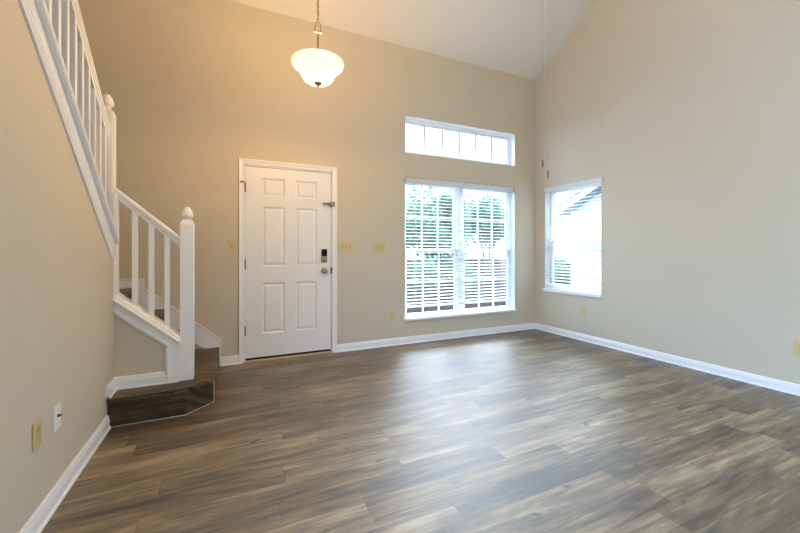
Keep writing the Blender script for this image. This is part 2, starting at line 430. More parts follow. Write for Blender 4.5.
CAS = [(0, 0), (0, 0.010), (0.008, 0.014), (0.018, 0.012), (0.040, 0.018), (0.052, 0.020), (0.056, 0.016), (0.056, 0)]
bm = NB(); sweep(bm, [(DX0+0.010, 0.0, 0.0), (DX0+0.010, 0.0, DZ1-0.010), (DX1-0.010, 0.0, DZ1-0.010), (DX1-0.010, 0.0, 0.0)], (0, -1, 0), [(a, b) for a, b in CAS])
obj('door_casing', bm, 'trim', door)
bm = NB(); box(bm, DX0, DX1, -0.022, WT, 0.0, 0.018, 0.004); obj('threshold', bm, 'threshold', door)['label'] = 'tan wooden threshold strip'
bm = NB(); box(bm, LX0, LX1, 0.016, 0.05, 0.018, 0.04); obj('door_gap', bm, 'black', door)['label'] = 'black strip for the dark gap under the door'  # black strip stands in for the shade in the gap under the leaf
for i, z in enumerate((1.845, 1.035, 0.33)):
    bm = NB(); lathe(bm, [(0.0065, z-0.048), (0.0065, z+0.048)], LX0-0.004, 0.004, 12); lathe(bm, [(0.004, z+0.048), (0.007, z+0.052), (0.003, z+0.06)], LX0-0.004, 0.004, 12)
    box(bm, LX0-0.02, LX0-0.002, -0.001, 0.012, z-0.045, z+0.045); h = obj('hinge', bm, 'darkmetal', door)
    if i == 0:
        bm = NB(); tube(bm, [(LX0-0.004, 0.002, z+0.055), (LX0-0.02, -0.03, z+0.055), (LX0-0.042, -0.035, z+0.055)], 0.005, 8)
        lathe(bm, [(0.009, 0.0), (0.009, 0.014)], LX0-0.042, -0.02, 12, axis='y', c3=z+0.055); obj('hinge_pin_stop', bm, 'darkmetal', h)
# keypad deadbolt
kb = NB(); box(kb, 0.949, 1.019, -0.010, 0.013, 1.048, 1.200, 0.012, 3); dead = obj('keypad_deadbolt', kb, 'nickel', door); dead['label'] = 'satin nickel deadbolt with black keypad'
kb = NB(); box(kb, 0.955, 1.013, -0.017, -0.008, 1.118, 1.196, 0.006, 3); obj('keypad', kb, 'black', dead)
kb = NB(); lathe(kb, [(0.021, 0.008), (0.021, 0.016), (0.017, 0.019)], 0.984, 0.0, 24, axis='y', c3=1.083)
box(kb, 0.978, 0.990, -0.034, -0.016, 1.068, 1.098, 0.004); obj('thumb_turn', kb, 'nickel', dead)
kb = NB(); lathe(kb, [(0.033, -0.012), (0.033, 0.002), (0.026, 0.006), (0.013, 0.009), (0.012, 0.030), (0.022, 0.036), (0.0285, 0.050), (0.027, 0.062), (0.016, 0.068)], 0.984, 0.0, 28, axis='y', c3=0.952)
obj('door_knob', kb, 'nickel', door)['label'] = 'round nickel door knob'
kb = NB(); box(kb, LX1-0.006, LX1+0.022, -0.004, 0.014, 0.915, 0.985, 0.003); obj('strike_plate', kb, 'darkmetal', door)
# swing bar guard near the top
kb = NB(); box(kb, 1.055, 1.105, -0.026, 0.0, 1.69, 1.745, 0.004); tube(kb, [(1.06, -0.03, 1.722), (1.02, -0.036, 1.725), (0.965, -0.030, 1.722), (0.958, -0.030, 1.718), (0.965, -0.030, 1.712), (1.02, -0.036, 1.712), (1.06, -0.03, 1.712)], 0.0055, 8)
lathe(kb, [(0.010, 0.0), (0.010, 0.03)], 1.035, 0.013, 12, axis='y', c3=1.718)
obj('swing_bar_guard', kb, 'nickel', door)

# ------------------------------------------------------------------ windows
def sash(parent, x0, x1, z0, z1, y0, y1, cols, rows, st, rail_t, rail_b, mun=0.016, axis='y', name='sash', barmat='vinyl'):
    """window sash with stiles, rails, grid bars and a pane; axis 'y': in the front wall, 'x': in the right wall (x,y swapped)"""
    def bx(bm, u0, u1, a, b, v0, v1, bev=0.0):
        if axis == 'y': box(bm, u0, u1, a, b, v0, v1, bev)
        else: box(bm, a, b, u0, u1, v0, v1, bev)
    bm = NB()
    bx(bm, x0, x0+st, y0, y1, z0, z1, 0.003); bx(bm, x1-st, x1, y0, y1, z0, z1, 0.003)
    bx(bm, x0+st-0.003, x1-st+0.003, y0, y1, z1-rail_t, z1, 0.003); bx(bm, x0+st-0.003, x1-st+0.003, y0, y1, z0, z0+rail_b, 0.003)
    s = obj(name, bm, 'vinyl', parent)
    ym = (y0+y1)/2; ix0, ix1, iz0, iz1 = x0+st, x1-st, z0+rail_b, z1-rail_t
    if cols > 1 or rows > 1:
        bm = NB()
        for k in range(1, cols):
            xx = ix0+(ix1-ix0)*k/cols; bx(bm, xx-mun/2, xx+mun/2, ym-0.009, ym+0.009, iz0, iz1)
        for k in range(1, rows):
            zz = iz0+(iz1-iz0)*k/rows; bx(bm, ix0, ix1, ym-0.008, ym+0.008, zz-mun/2, zz+mun/2)
        obj('grid_bars', bm, barmat, s)
    bm = NB(); bx(bm, ix0-0.002, ix1+0.002, ym-0.002, ym+0.002, iz0-0.002, iz1+0.002); obj('pane', bm, 'glass', s)
    return s
def frame_box(bm, x0, x1, z0, z1, y0, y1, t, axis='y'):
    def bx(u0, u1, v0, v1):
        if axis == 'y': box(bm, u0, u1, y0, y1, v0, v1, 0.002)
        else: box(bm, y0, y1, u0, u1, v0, v1, 0.002)
    bx(x0, x0+t, z0, z1); bx(x1-t, x1, z0, z1); bx(x0+t, x1-t, z0, z0+t); bx(x0+t, x1-t, z1-t, z1)
def reveal(bm, x0, x1, z0, z1, y0, y1, t=0.004, axis='y'):
    def bx(u0, u1, v0, v1):
        if axis == 'y': box(bm, u0, u1, y0, y1, v0, v1)
        else: box(bm, y0, y1, u0, u1, v0, v1)
    bx(x0-t, x0+0.001, z0, z1); bx(x1-0.001, x1+t, z0, z1); bx(x0, x1, z1-0.001, z1+t); bx(x0, x1, z0-t, z0+0.001)
# the large twin window
w1 = sempty('window_1', (2.912, 0.0, WZ0), 'large twin white window with grids in the front wall', 'window')
bm = NB(); reveal(bm, WX0, WX1, WZ0, WZ1, 0.0, 0.078); obj('window_return', bm, 'return', w1)
bm = NB(); frame_box(bm, WX0, WX1, WZ0-0.016, WZ1, 0.078, 0.148, 0.028)
MX = 2.900
box(bm, MX-0.045, MX+0.045, 0.074, 0.148, WZ0+0.028, WZ1-0.028, 0.004)
obj('window_frame', bm, 'vinyl', w1)
for (a, b) in ((WX0+0.028, MX-0.045), (MX+0.045, WX1-0.028)):
    sash(w1, a, b, 1.17, WZ1-0.028, 0.116, 0.146, 3, 2, 0.040, 0.040, 0.036, name='upper_sash')
    sash(w1, a, b, WZ0+0.010, 1.207, 0.084, 0.114, 3, 2, 0.040, 0.036, 0.026, name='lower_sash')
bm = NB(); box(bm, WX0-0.012, WX1+0.012, -0.034, 0.080, WZ0-0.036, WZ0-0.002, 0.006); obj('window_sill', bm, 'trim', w1)
# clerestory
w2 = sempty('window_2', (2.912, 0.0, CZ0), 'narrow high window of six panes above the large window', 'window')
bm = NB(); reveal(bm, WX0, WX1, CZ0, CZ1, 0.0, 0.078); obj('window_return', bm, 'return', w2)
bm = NB(); frame_box(bm, WX0, WX1, CZ0, CZ1, 0.078, 0.148, 0.030); obj('window_frame', bm, 'vinyl', w2)
sash(w2, WX0+0.030, WX1-0.030, CZ0+0.030, CZ1-0.030, 0.100, 0.130, 6, 1, 0.030, 0.030, 0.030, 0.032, barmat='trim')
# side window
w3 = sempty('window_3', (XR, -0.645, RZ0), 'small white window in the right wall', 'window')
bm = NB(); reveal(bm, RY0, RY1, RZ0, RZ1, XR, XR+0.078, axis='x'); obj('window_return', bm, 'return', w3)
bm = NB(); frame_box(bm, RY0, RY1, RZ0, RZ1, XR+0.078, XR+0.148, 0.028, axis='x'); obj('window_frame', bm, 'vinyl', w3)
sash(w3, RY0+0.028, RY1-0.028, 1.285, RZ1-0.028, XR+0.116, XR+0.146, 1, 1, 0.040, 0.040, 0.036, axis='x', name='upper_sash')
sash(w3, RY0+0.028, RY1-0.028, RZ0+0.028, 1.321, XR+0.084, XR+0.114, 1, 1, 0.040, 0.036, 0.050, axis='x', name='lower_sash')
bm = NB(); box(bm, XR-0.034, XR+0.080, RY0-0.012, RY1+0.012, RZ0-0.036, RZ0+0.004, 0.006); obj('window_sill', bm, 'trim', w3)

# ------------------------------------------------------------------ blinds
def blind(label, u0, u1, ztop, zbot, axis, pitch, wand_u, wand_len, tilt, wall):
    """horizontal slat blind; u along the wall; depth measured outward from the room face of the wall ('y': +y, 'x': +x)"""
    loc = ((u0+u1)/2, wall, zbot) if axis == 'y' else (wall, (u0+u1)/2, zbot)
    t = thing('window_blind', label, 'blind', loc)
    def P(u, d, z): return (u, wall+d, z) if axis == 'y' else (wall+d, u, z)
    def bx(bm, a, b, d0, d1, z0, z1, bev=0.0):
        if axis == 'y': box(bm, a, b, wall+d0, wall+d1, z0, z1, bev)
        else: box(bm, wall+d0, wall+d1, a, b, z0, z1, bev)
    D0, D1 = 0.012, 0.060                              # slat depth range
    bm = NB(); bx(bm, u0+0.004, u1-0.004, D0, D1, ztop-0.052, ztop-0.004, 0.002); obj('headrail', bm, 'blind', t)
    bm = NB(); bx(bm, u0, u1, -0.012, 0.006, ztop-0.066, ztop, 0.004); obj('valance', bm, 'blind', t)
    for u in (u0-0.006, u1+0.002):
        bm = NB(); bx(bm, u, u+0.004, -0.008, 0.05, ztop-0.06, ztop, 0.001); obj('valance_clip', bm, 'nickel', t)
    n = int((ztop-0.075-zbot-0.02)/pitch); bm = NB()
    for k in range(n):
        z = ztop-0.085-k*pitch
        b2 = NB(); prof = []
        for q in range(5):
            f = q/4-0.5; d = (D0+D1)/2 + f*(D1-D0); prof.append((d, z + tilt*f + 0.004*(1-4*f*f)))
        top = [b2.verts.new(P(u0+0.006, d, zz)) for d, zz in prof]; tp2 = [b2.verts.new(P(u1-0.006, d, zz)) for d, zz in prof]
        bot = [b2.verts.new(P(u0+0.006, d, zz-0.0026)) for d, zz in prof]; bt2 = [b2.verts.new(P(u1-0.006, d, zz-0.0026)) for d, zz in prof]
        for q in range(4):
            b2.faces.new((top[q], top[q+1], tp2[q+1], tp2[q])); b2.faces.new((bot[q], bt2[q], bt2[q+1], bot[q+1]))
        b2.faces.new((top[0], tp2[0], bt2[0], bot[0])); b2.faces.new((top[4], bot[4], bt2[4], tp2[4]))
        b2.faces.new(top[::-1]+bot); b2.faces.new(tp2+bt2[::-1])
        bmesh.ops.recalc_face_normals(b2, faces=b2.faces); join(bm, b2)
    obj('slats', bm, 'blind', t)
    bm = NB(); bx(bm, u0+0.004, u1-0.004, D0, D1, zbot, zbot+0.022, 0.004); obj('bottom_rail', bm, 'blind', t)
    nl = 3 if u1-u0 > 1.2 else 2
    for k in range(nl):
        uu = u0+0.16+(u1-u0-0.32)*k/(nl-1); bm = NB()
        for d in (D0-0.002, D1+0.002): tube(bm, [P(uu, d, zbot+0.01), P(uu, d, ztop-0.05)], 0.0013, 5)
        obj('ladder_cord', bm, 'blind', t)
    bm = NB(); tube(bm, [P(wand_u, -0.004, ztop-0.06), P(wand_u, -0.012, ztop-0.09), P(wand_u, -0.014, ztop-0.07-wand_len)], 0.0055, 8)
    obj('tilt_wand', bm, 'wand', t)
    return t
blind('wide white slat blind over the large front window', WX0+0.004, 3.782, 2.108, 0.446, 'y', 0.0435, 2.135, 0.80, 0.007, 0.0)
blind('narrow white slat blind over the small window in the right wall', RY0-0.02, RY1+0.004, 2.098, 0.672, 'x', 0.0435, -0.315, 0.50, 0.006, XR)

# ------------------------------------------------------------------ stairs
TZ = [0.197, 0.407, 0.617, 0.826]                       # three treads and the landing
RX = [-0.115, -0.342, -0.569, -0.796]                   # risers of the lower flight
stairs = thing('staircase', 'wood clad staircase turning up behind the left wall', 'staircase', (-0.42, -0.5, 0.0))
FY = -1.155
def poly_step(bm, off, z0, z1, bev=0.0):
    prism(bm, [(XL+0.0015, FY-off), (-0.288+off*0.3, FY-off), (RX[0]+off, -0.985-off*0.3), (RX[0]+off, -0.0015), (XL+0.0015, -0.0015)], 'z', z0, z1, bev)
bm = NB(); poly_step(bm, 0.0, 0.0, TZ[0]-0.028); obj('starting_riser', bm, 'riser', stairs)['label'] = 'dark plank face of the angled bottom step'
bm = NB(); poly_step(bm, 0.016, TZ[0]-0.028, TZ[0], 0.003); obj('starting_tread', bm, 'tread', stairs)['label'] = 'brown plank top of the angled bottom step'
bm = NB()
tube(bm, [(XL+0.02, FY-0.003, 0.004), (-0.287, FY-0.003, 0.004), (RX[0]+0.003, -0.984, 0.004), (RX[0]+0.003, -0.984, 0.17)], 0.0028, 6)
obj('edge_strip', bm, 'caulk', stairs)['label'] = 'thin light strip along the bottom step edge'
for k in (1, 2):
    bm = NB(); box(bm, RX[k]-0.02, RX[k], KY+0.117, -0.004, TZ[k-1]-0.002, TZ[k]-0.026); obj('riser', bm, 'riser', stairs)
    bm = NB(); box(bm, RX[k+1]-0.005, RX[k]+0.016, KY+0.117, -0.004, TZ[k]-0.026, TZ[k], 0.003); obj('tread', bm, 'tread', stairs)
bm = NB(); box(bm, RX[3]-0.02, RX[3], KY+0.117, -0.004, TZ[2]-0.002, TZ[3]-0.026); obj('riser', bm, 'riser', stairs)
bm = NB(); box(bm, XS+0.002, RX[3]+0.016, KY+0.117, -0.004, TZ[3]-0.026, TZ[3], 0.003); obj('landing', bm, 'tread', stairs)
yy, zz = -0.90, TZ[3]
for k in range(9):                                      # upper flight, hidden behind the left wall
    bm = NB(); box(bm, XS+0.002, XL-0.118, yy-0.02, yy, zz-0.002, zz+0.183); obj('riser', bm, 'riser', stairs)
    zz += 0.209
    bm = NB(); box(bm, XS+0.002, XL-0.118, yy-0.255, yy+0.016, zz-0.026, zz, 0.003); obj('tread', bm, 'tread', stairs)
    yy -= 0.249
# skirt board on the front wall
def sk(x): return 0.281 + 0.844*(-0.091-x)
bm = NB()
prism(bm, [(-0.086, 0.0), (-0.086, 0.278), (-0.091, 0.281), (-0.737, sk(-0.737)), (-0.737, 0.914), (XS+0.002, 0.914), (XS+0.002, 0.828), (-0.80, 0.828), (-0.80, 0.6), (RX[0]+0.0185, 0.1), (RX[0]+0.0185, 0.0)], 'y', -0.016, -0.0005)
sweep(bm, [(-0.086, -0.016, 0.02), (-0.086, -0.016, 0.279), (-0.737, -0.016, sk(-0.737)), (-0.737, -0.016, 0.914), (XS+0.002, -0.016, 0.914)], (0, -1, 0), [(0, 0), (0, 0.007), (0.008, 0.007), (0.014, 0.0)])
struct('trim_1', bm, 'trim', 'white stair skirt board climbing the front wall left of the door', 'trim')
# knee wall under the lower flight
NX0, NX1 = -0.341, -0.251                               # newel post
def kcap(x): return 0.825 - 0.850*(x+0.741)             # underside of the cap on the knee wall
bm = NB()
prism(bm, [(XL-0.115, TZ[0]), (XL-0.115, kcap(-0.8)-0.005), (-0.80, kcap(-0.8)-0.005), (-0.347, kcap(-0.347)-0.002), (-0.347, TZ[0])], 'y', KY, KY+0.115)
struct('wall_stair', bm, 'wall', 'small beige knee wall under the lower stair flight', 'wall')
# board trim around the knee wall face: sloped, upright and foot pieces
bm = NB()
BT = 0.074
tr = [(0, 0), (0, 0.012), (BT-0.036, 0.014), (BT-0.030, 0.019), (BT-0.016, 0.020), (BT-0.010, 0.013), (BT-0.004, 0.011), (BT, 0.004), (BT, 0)]
sweep(bm, [(XL+0.001, KY, kcap(XL+0.001)), (-0.362, KY, kcap(-0.362)), (-0.362, KY, TZ[0]+0.003)], (0, -1, 0), [(-a, b) for a, b in tr])
box(bm, -0.3635, -0.347, KY-0.014, KY+0.115, TZ[0], kcap(-0.347))
box(bm, -0.3475, -0.3355, KY-0.008, KY+0.10, TZ[0]+0.004, kcap(-0.340)-0.01)
base_run(bm, [(-0.3635, KY), (XL, KY), (XL, FY-0.018)], TZ[0]+0.0005, False)
sweep(bm, [(-0.3635, KY, TZ[0]+0.0005), (XL, KY, TZ[0]+0.0005), (XL, FY-0.018, TZ[0]+0.0005)], (0, 0, 1), [(0, 0), (0.022, 0), (0.021, 0.008), (0.014, 0.014), (0, 0.016)])
struct('trim_2', bm, 'trim', 'white trim boards framing the beige knee wall', 'trim')
# cap on the knee wall, moulded, following the slope
bm = NB()
c = math.cos(math.atan(0.85))
pr = [(KY-0.034, 0.0), (KY-0.038, 0.006), (KY-0.038, 0.014), (KY-0.026, 0.020), (KY-0.022, 0.030), (KY-0.012, 0.036), (KY+0.004, 0.042), (KY+0.111, 0.042), (KY+0.140, 0.020), (KY+0.140, 0.0)]
b2 = NB(); A = []; B = []
for y, h in pr:
    A.append(b2.verts.new((XL+0.001, y, kcap(XL+0.001)+h/c))); B.append(b2.verts.new((NX0+0.001, y, kcap(NX0+0.001)+h/c)))
b2.faces.new(A); b2.faces.new(B[::-1])
for i in range(len(pr)): b2.faces.new((A[i], B[i], B[(i+1) % len(pr)], A[(i+1) % len(pr)]))
bmesh.ops.recalc_face_normals(b2, faces=b2.faces); join(bm, b2)
struct('trim_3', bm, 'trim', 'white moulded cap sloping down the knee wall to the newel post', 'trim')
# skirt board and cap on the sloped top of the left wall
bm = NB(); Y0, Y1 = -1.06, -3.09
def band(dz): return [(Y0, lw_top(Y0)+dz), (Y1, lw_top(Y1)+dz)]
hgt = 0.128
b2 = NB()
# profile in (x off wall, vertical drop below the wall top)
pf = [(0.0, 0.0), (0.016, 0.0), (0.016, -0.075), (0.013, -0.079), (0.013, -0.085), (0.017, -0.089), (0.017, -0.112), (0.013, -0.118), (0.010, -hgt), (0.0, -hgt)]
A = [b2.verts.new((XL+x, Y0 - 0.0, lw_top(Y0)+z)) for x, z in pf]; B = [b2.verts.new((XL+x, Y1, lw_top(Y1)+z)) for x, z in pf]
b2.faces.new(A); b2.faces.new(B[::-1])
for i in range(len(pf)): b2.faces.new((A[i], B[i], B[(i+1) % len(pf)], A[(i+1) % len(pf)]))
bmesh.ops.recalc_face_normals(b2, faces=b2.faces); join(bm, b2)
struct('trim_4', bm, 'trim', 'white skirt board climbing the sloped top of the left wall', 'trim')
bm = NB(); b2 = NB()
pf = [(-0.150, 0.0), (0.040, 0.0), (0.044, 0.006), (0.044, 0.024), (0.038, 0.032), (-0.150, 0.032)]
A = [b2.verts.new((XL+x, Y0+0.02, lw_top(Y0+0.02)+z)) for x, z in pf]; B = [b2.verts.new((XL+x, Y1, lw_top(Y1)+z)) for x, z in pf]
b2.faces.new(A); b2.faces.new(B[::-1])
for i in range(len(pf)): b2.faces.new((A[i], B[i], B[(i+1) % len(pf)], A[(i+1) % len(pf)]))
bmesh.ops.recalc_face_normals(b2, faces=b2.faces); join(bm, b2)
struct('trim_5', bm, 'trim', 'white cap board on the sloped top of the left wall under the balusters', 'trim')

# railings
def post(bm, cx, cy, z0, z1, w):
    """square post with chamfered shoulders rising to a round neck"""
    h = w/2
    box(bm, cx-h, cx+h, cy-h, cy+h, z0, z1-0.02, 0.003)
    b2 = NB(); rings = []
    for f, z in ((1.0, z1-0.024), (0.93, z1-0.008), (0.72, z1+0.012), (0.5, z1+0.022)):
        rings.append([b2.verts.new((cx+sx*h*f, cy+sy*h*f, z)) for sx, sy in ((-1, -1), (1, -1), (1, 1), (-1, 1))])
    for A, B in zip(rings, rings[1:]):
        for j in range(4): b2.faces.new((A[j], A[(j+1) % 4], B[(j+1) % 4], B[j]))
    b2.faces.new(rings[-1]); b2.faces.new(rings[0][::-1]); bmesh.ops.recalc_face_normals(b2, faces=b2.faces); join(bm, b2)
def finial(bm, cx, cy, z):
    lathe(bm, [(0.034, z-0.006), (0.028, z+0.006), (0.021, z+0.016), (0.022, z+0.024), (0.036, z+0.032), (0.041, z+0.040), (0.041, z+0.050), (0.036, z+0.070), (0.027, z+0.094), (0.017, z+0.108), (0.006, z+0.114)], cx, cy, 28)
def rail_sweep(bm, p0, p1, side):
    """handrail between two points, bread loaf section over a fillet; 'side' is the horizontal direction across"""
    p0, p1, s = Vector(p0), Vector(p1), Vector(side); d = (p1-p0).normalized(); u = s.cross(d); u = u if u.z > 0 else -u
    sec = [(-0.016, -0.060), (0.016, -0.060), (0.018, -0.044), (0.024, -0.040), (0.024, -0.030), (0.031, -0.024), (0.031, -0.010), (0.024, -0.002), (-0.024, -0.002), (-0.031, -0.010), (-0.031, -0.024), (-0.024, -0.030), (-0.024, -0.040), (-0.018, -0.044)]
    b2 = NB(); R = []
    for p in (p0, p1):
        # plumb-cut ends: keep the section's cut vertical
        R.append([b2.verts.new(p + s*a + Vector((0, 0, b/max(u.z, 0.2)))) for a, b in sec])
    b2.faces.new(R[0]); b2.faces.new(R[1][::-1]); n = len(sec)
    for i in range(n): b2.faces.new((R[0][i], R[1][i], R[1][(i+1) % n], R[0][(i+1) % n]))
    bmesh.ops.recalc_face_normals(b2, faces=b2.faces); join(bm, b2)
CY = -0.940
rl = thing('stair_railing', 'short white railing with newel post on the lower stair flight', 'railing', (-0.29, CY, TZ[0]))
bm = NB(); post(bm, -0.296, CY, TZ[0], 1.398, 0.090); nw = obj('newel_post', bm, 'trim', rl)
bm = NB(); finial(bm, -0.296, CY, 1.402); obj('finial', bm, 'trim', nw)
def lrail(x): return 1.458 - 0.87*(x+0.538)
bm = NB(); rail_sweep(bm, (-0.748, CY, lrail(-0.748)), (NX0+0.001, CY, lrail(NX0)), (0, 1, 0)); obj('handrail', bm, 'trim', rl)
for x in (-0.6275, -0.527, -0.427):
    bm = NB(); h = 0.0165
    zt0, zb0 = lrail(x)-0.075, kcap(x)+0.050
    b2 = NB(); A = [b2.verts.new((x+sx*h, CY+sy*h, zb0-0.85*sx*h)) for sx, sy in ((-1, -1), (1, -1), (1, 1), (-1, 1))]
    B = [b2.verts.new((x+sx*h, CY+sy*h, zt0-0.87*sx*h)) for sx, sy in ((-1, -1), (1, -1), (1, 1), (-1, 1))]
    b2.faces.new(A[::-1]); b2.faces.new(B)
    for j in range(4): b2.faces.new((A[j], A[(j+1) % 4], B[(j+1) % 4], B[j]))
    bmesh.ops.recalc_face_normals(b2, faces=b2.faces); join(bm, b2)
    obj('baluster', bm, 'trim', rl)
bm = NB(); box(bm, -0.748, -0.7265, KY-0.018, CY+0.03, kcap(-0.72)+0.03, 1.585, 0.003)
box(bm, -0.7482, -0.7205, KY-0.026, CY+0.03, kcap(-0.72)+0.028, kcap(-0.72)+0.050, 0.003); obj('half_newel', bm, 'trim', rl)
ru = thing('stair_railing', 'long white railing climbing the sloped top of the left wall', 'railing', (-0.79, CY, 1.2))
PX = -0.7925
bm = NB(); post(bm, PX, CY, 1.16, 2.168, 0.088); pp = obj('landing_post', bm, 'trim', ru)
bm = NB(); finial(bm, PX, CY, 2.180); obj('finial', bm, 'trim', pp)
def urail(y): return 2.085 + 0.862*(-1.03-y)
bm = NB(); rail_sweep(bm, (PX, CY-0.043, urail(CY-0.043)), (PX, -3.08, urail(-3.08)), (1, 0, 0)); obj('handrail', bm, 'trim', ru)
for k in range(14):
    y = -1.030-0.1075*k; h = 0.0155
    zt0, zb0 = urail(y)-0.07, lw_top(y)+0.027
    b2 = NB(); A = [b2.verts.new((PX+sx*h, y+sy*h, zb0-ST*sy*h)) for sx, sy in ((-1, -1), (1, -1), (1, 1), (-1, 1))]
    B = [b2.verts.new((PX+sx*h, y+sy*h, zt0-0.862*sy*h)) for sx, sy in ((-1, -1), (1, -1), (1, 1), (-1, 1))]
    b2.faces.new(A[::-1]); b2.faces.new(B)
    for j in range(4): b2.faces.new((A[j], A[(j+1) % 4], B[(j+1) % 4], B[j]))
    bmesh.ops.recalc_face_normals(b2, faces=b2.faces); obj('baluster', b2, 'trim', ru)

# ------------------------------------------------------------------ pendant lamp
LXc, LYc = 0.590, -1.476; RT = 0.205; ZB = 2.392
lamp = thing('pendant_light', 'lit white glass bowl pendant hanging on a chain before the door', 'lamp', (LXc, LYc, ZB))
ctop = ceil_z(LYc)
bowl_o = [(r*0.915, h*0.86) for r, h in [(0.010, 0.0), (0.045, 0.003), (0.085, 0.014), (0.112, 0.034), (0.128, 0.062), (0.142, 0.092), (0.164, 0.122), (0.188, 0.146), (0.198, 0.158)]]
inner = [(max(r-0.006, 0.004), h+0.005) for r, h in bowl_o][::-1]
bm = NB(); lathe(bm, [(r, ZB+0.018+h) for r, h in bowl_o] + [(r, ZB+0.018+h) for r, h in inner], LXc, LYc, 56, cap=False); bowl = obj('glass_bowl', bm, 'bowl', lamp); bowl['label'] = 'glowing white glass bowl'
rim = [(r*0.915, h*0.86) for r, h in [(0.192, 0.150), (0.205, 0.162), (0.209, 0.174), (0.204, 0.185), (0.194, 0.187), (0.188, 0.178), (0.188, 0.158)]]
bm = NB(); lathe(bm, [(r, ZB+0.018+h) for r, h in rim+[rim[0]]], LXc, LYc, 56, cap=False); obj('bowl_rim', bm, 'bowlrim', bowl)['label'] = 'cream rolled rim of the bowl'
bm = NB(); lathe(bm, [(0.003, ZB-0.012), (0.008, ZB-0.008), (0.006, ZB-0.001), (0.010, ZB+0.003), (0.020, ZB+0.010), (0.031, ZB+0.020), (0.032, ZB+0.028), (0.028, ZB+0.031)], LXc, LYc, 24); obj('bottom_finial', bm, 'bronze', lamp)
bm = NB(); lathe(bm, [(0.006, ZB+0.02), (0.006, ZB+0.395)], LXc, LYc, 12); lathe(bm, [(0.02, ZB+0.165), (0.024, ZB+0.175), (0.008, ZB+0.19)], LXc, LYc, 16); obj('stem', bm, 'bronze', lamp)
# open loop above the stem
bm = NB(); zl = ZB+0.395
tube(bm, [(LXc-0.026, LYc, zl+0.004), (LXc-0.023, LYc, zl+0.025), (LXc-0.016, LYc, zl+0.070), (LXc, LYc, zl+0.078), (LXc+0.016, LYc, zl+0.070), (LXc+0.023, LYc, zl+0.025), (LXc+0.026, LYc, zl+0.004)], 0.004, 8)
box(bm, LXc-0.029, LXc+0.029, LYc-0.008, LYc+0.008, zl-0.002, zl+0.008, 0.003); obj('loop', bm, 'bronze', lamp)
bm = NB(); zc = zl+0.074; k = 0
while zc < ctop-0.06:
    ring = []
    for j in range(14):
        a = 2*math.pi*j/14; rr, hh = 0.008*math.cos(a), 0.017*math.sin(a)
        ring.append((LXc+(rr if k % 2 == 0 else 0), LYc+(0 if k % 2 == 0 else rr), zc+0.0135+hh))
    tube(bm, ring, 0.0024, 6, closed=True); zc += 0.028; k += 1
obj('chain', bm, 'bronze', lamp)
bm = NB(); tube(bm, [(LXc+0.003*math.sin(i*1.7), LYc+0.003*math.cos(i*1.7), zl+0.09+(ctop-0.05-zl-0.09)*i/30) for i in range(31)], 0.0014, 6); obj('lamp_cord', bm, 'bronze', lamp)
bm = NB(); lathe(bm, [(0.012, ctop-0.075), (0.05, ctop-0.062), (0.062, ctop-0.03), (0.062, ctop+0.05)], LXc, LYc, 28); obj('ceiling_canopy', bm, 'bronze', lamp)
ld = bpy.data.lights.new('bulb', 'POINT'); ld.energy = BULB_W; ld.color = (1.0, 0.60, 0.22); ld.shadow_soft_size = 0.05
lo = bpy.data.objects.new('bulb', ld); C.objects.link(lo); lo.parent = lamp; lo.location = (0.0, 0.05, 0.14)

# ------------------------------------------------------------------ pull cords at the corner
def cord(x, y, zend, label):
    t = thing('pull_cord', label, 'cord', (x, y, zend))
    bm = NB(); tube(bm, [(x, y, zend+0.055), (x, y, ceil_z(y)+0.01)], 0.0019, 6); obj('string', bm, 'cord', t)
    bm = NB(); lathe(bm, [(0.003, zend+0.058), (0.0065, zend+0.052), (0.0075, zend+0.02), (0.0075, zend+0.003), (0.004, zend)], x, y, 14); obj('weight', bm, 'weight', t)
def cordxy(px, dep):
    r = (px-400)/366.07*dep; th = math.radians(24.935)
    return (dep*math.sin(th)+r*math.cos(th), -4.181+dep*math.cos(th)-r*math.sin(th))
x, y = cordxy(542.8, 2.9); cord(x, y, 1.177+(251-167)/366.07*2.9, 'thin hanging pull cord nearer the room corner, ending higher')
x, y = cordxy(548.0, 2.9); cord(x, y, 1.177+(251-178)/366.07*2.9, 'thin hanging pull cord just above the blind, ending lower')

# ------------------------------------------------------------------ switches and outlets (built facing -y at the origin, then turned)
def plate_bm(wd, ht, d=0.006):
    bm = NB(); box(bm, -wd/2, wd/2, -d, 0.0, -ht/2, ht/2, 0.003); return bm
def local(t, name, bm, m):
    me = bpy.data.meshes.new(name); bm.to_mesh(me); bm.free(); me.materials.append(M[m])
    o = bpy.data.objects.new(name, me); C.objects.link(o); o.parent = t; return o
def switch(loc, rz, gangs, label, flips):
    t = thing('light_switch', label, 'switch', loc); t.rotation_euler.z = rz
    wd = {1: 0.072, 3: 0.166}[gangs]
    local(t, 'switch_plate', plate_bm(wd, 0.118), 'ivory')
    for g in range(gangs):
        x = (g-(gangs-1)/2)*0.046; bm = NB(); s = flips[g]
        box(bm, x-0.006, x+0.006, -0.0068, -0.004, -0.014, 0.014); slot = local(t, 'toggle_slot', bm, 'ivorydark')
        bm = NB(); prism(bm, [(-0.004, -0.005), (-0.004, 0.005), (-0.019, 0.004+s*0.007), (-0.019, -0.003+s*0.007)], 'x', x-0.0045, x+0.0045); local(t, 'toggle', bm, 'ivory')
    for g in range(gangs):
        for z in (-0.03, 0.03):
            bm = NB(); lathe(bm, [(0.003, 0.004), (0.003, 0.0068)], (g-(gangs-1)/2)*0.046, 0.0, 10, axis='y', c3=z); local(t, 'screw', bm, 'ivorydark')
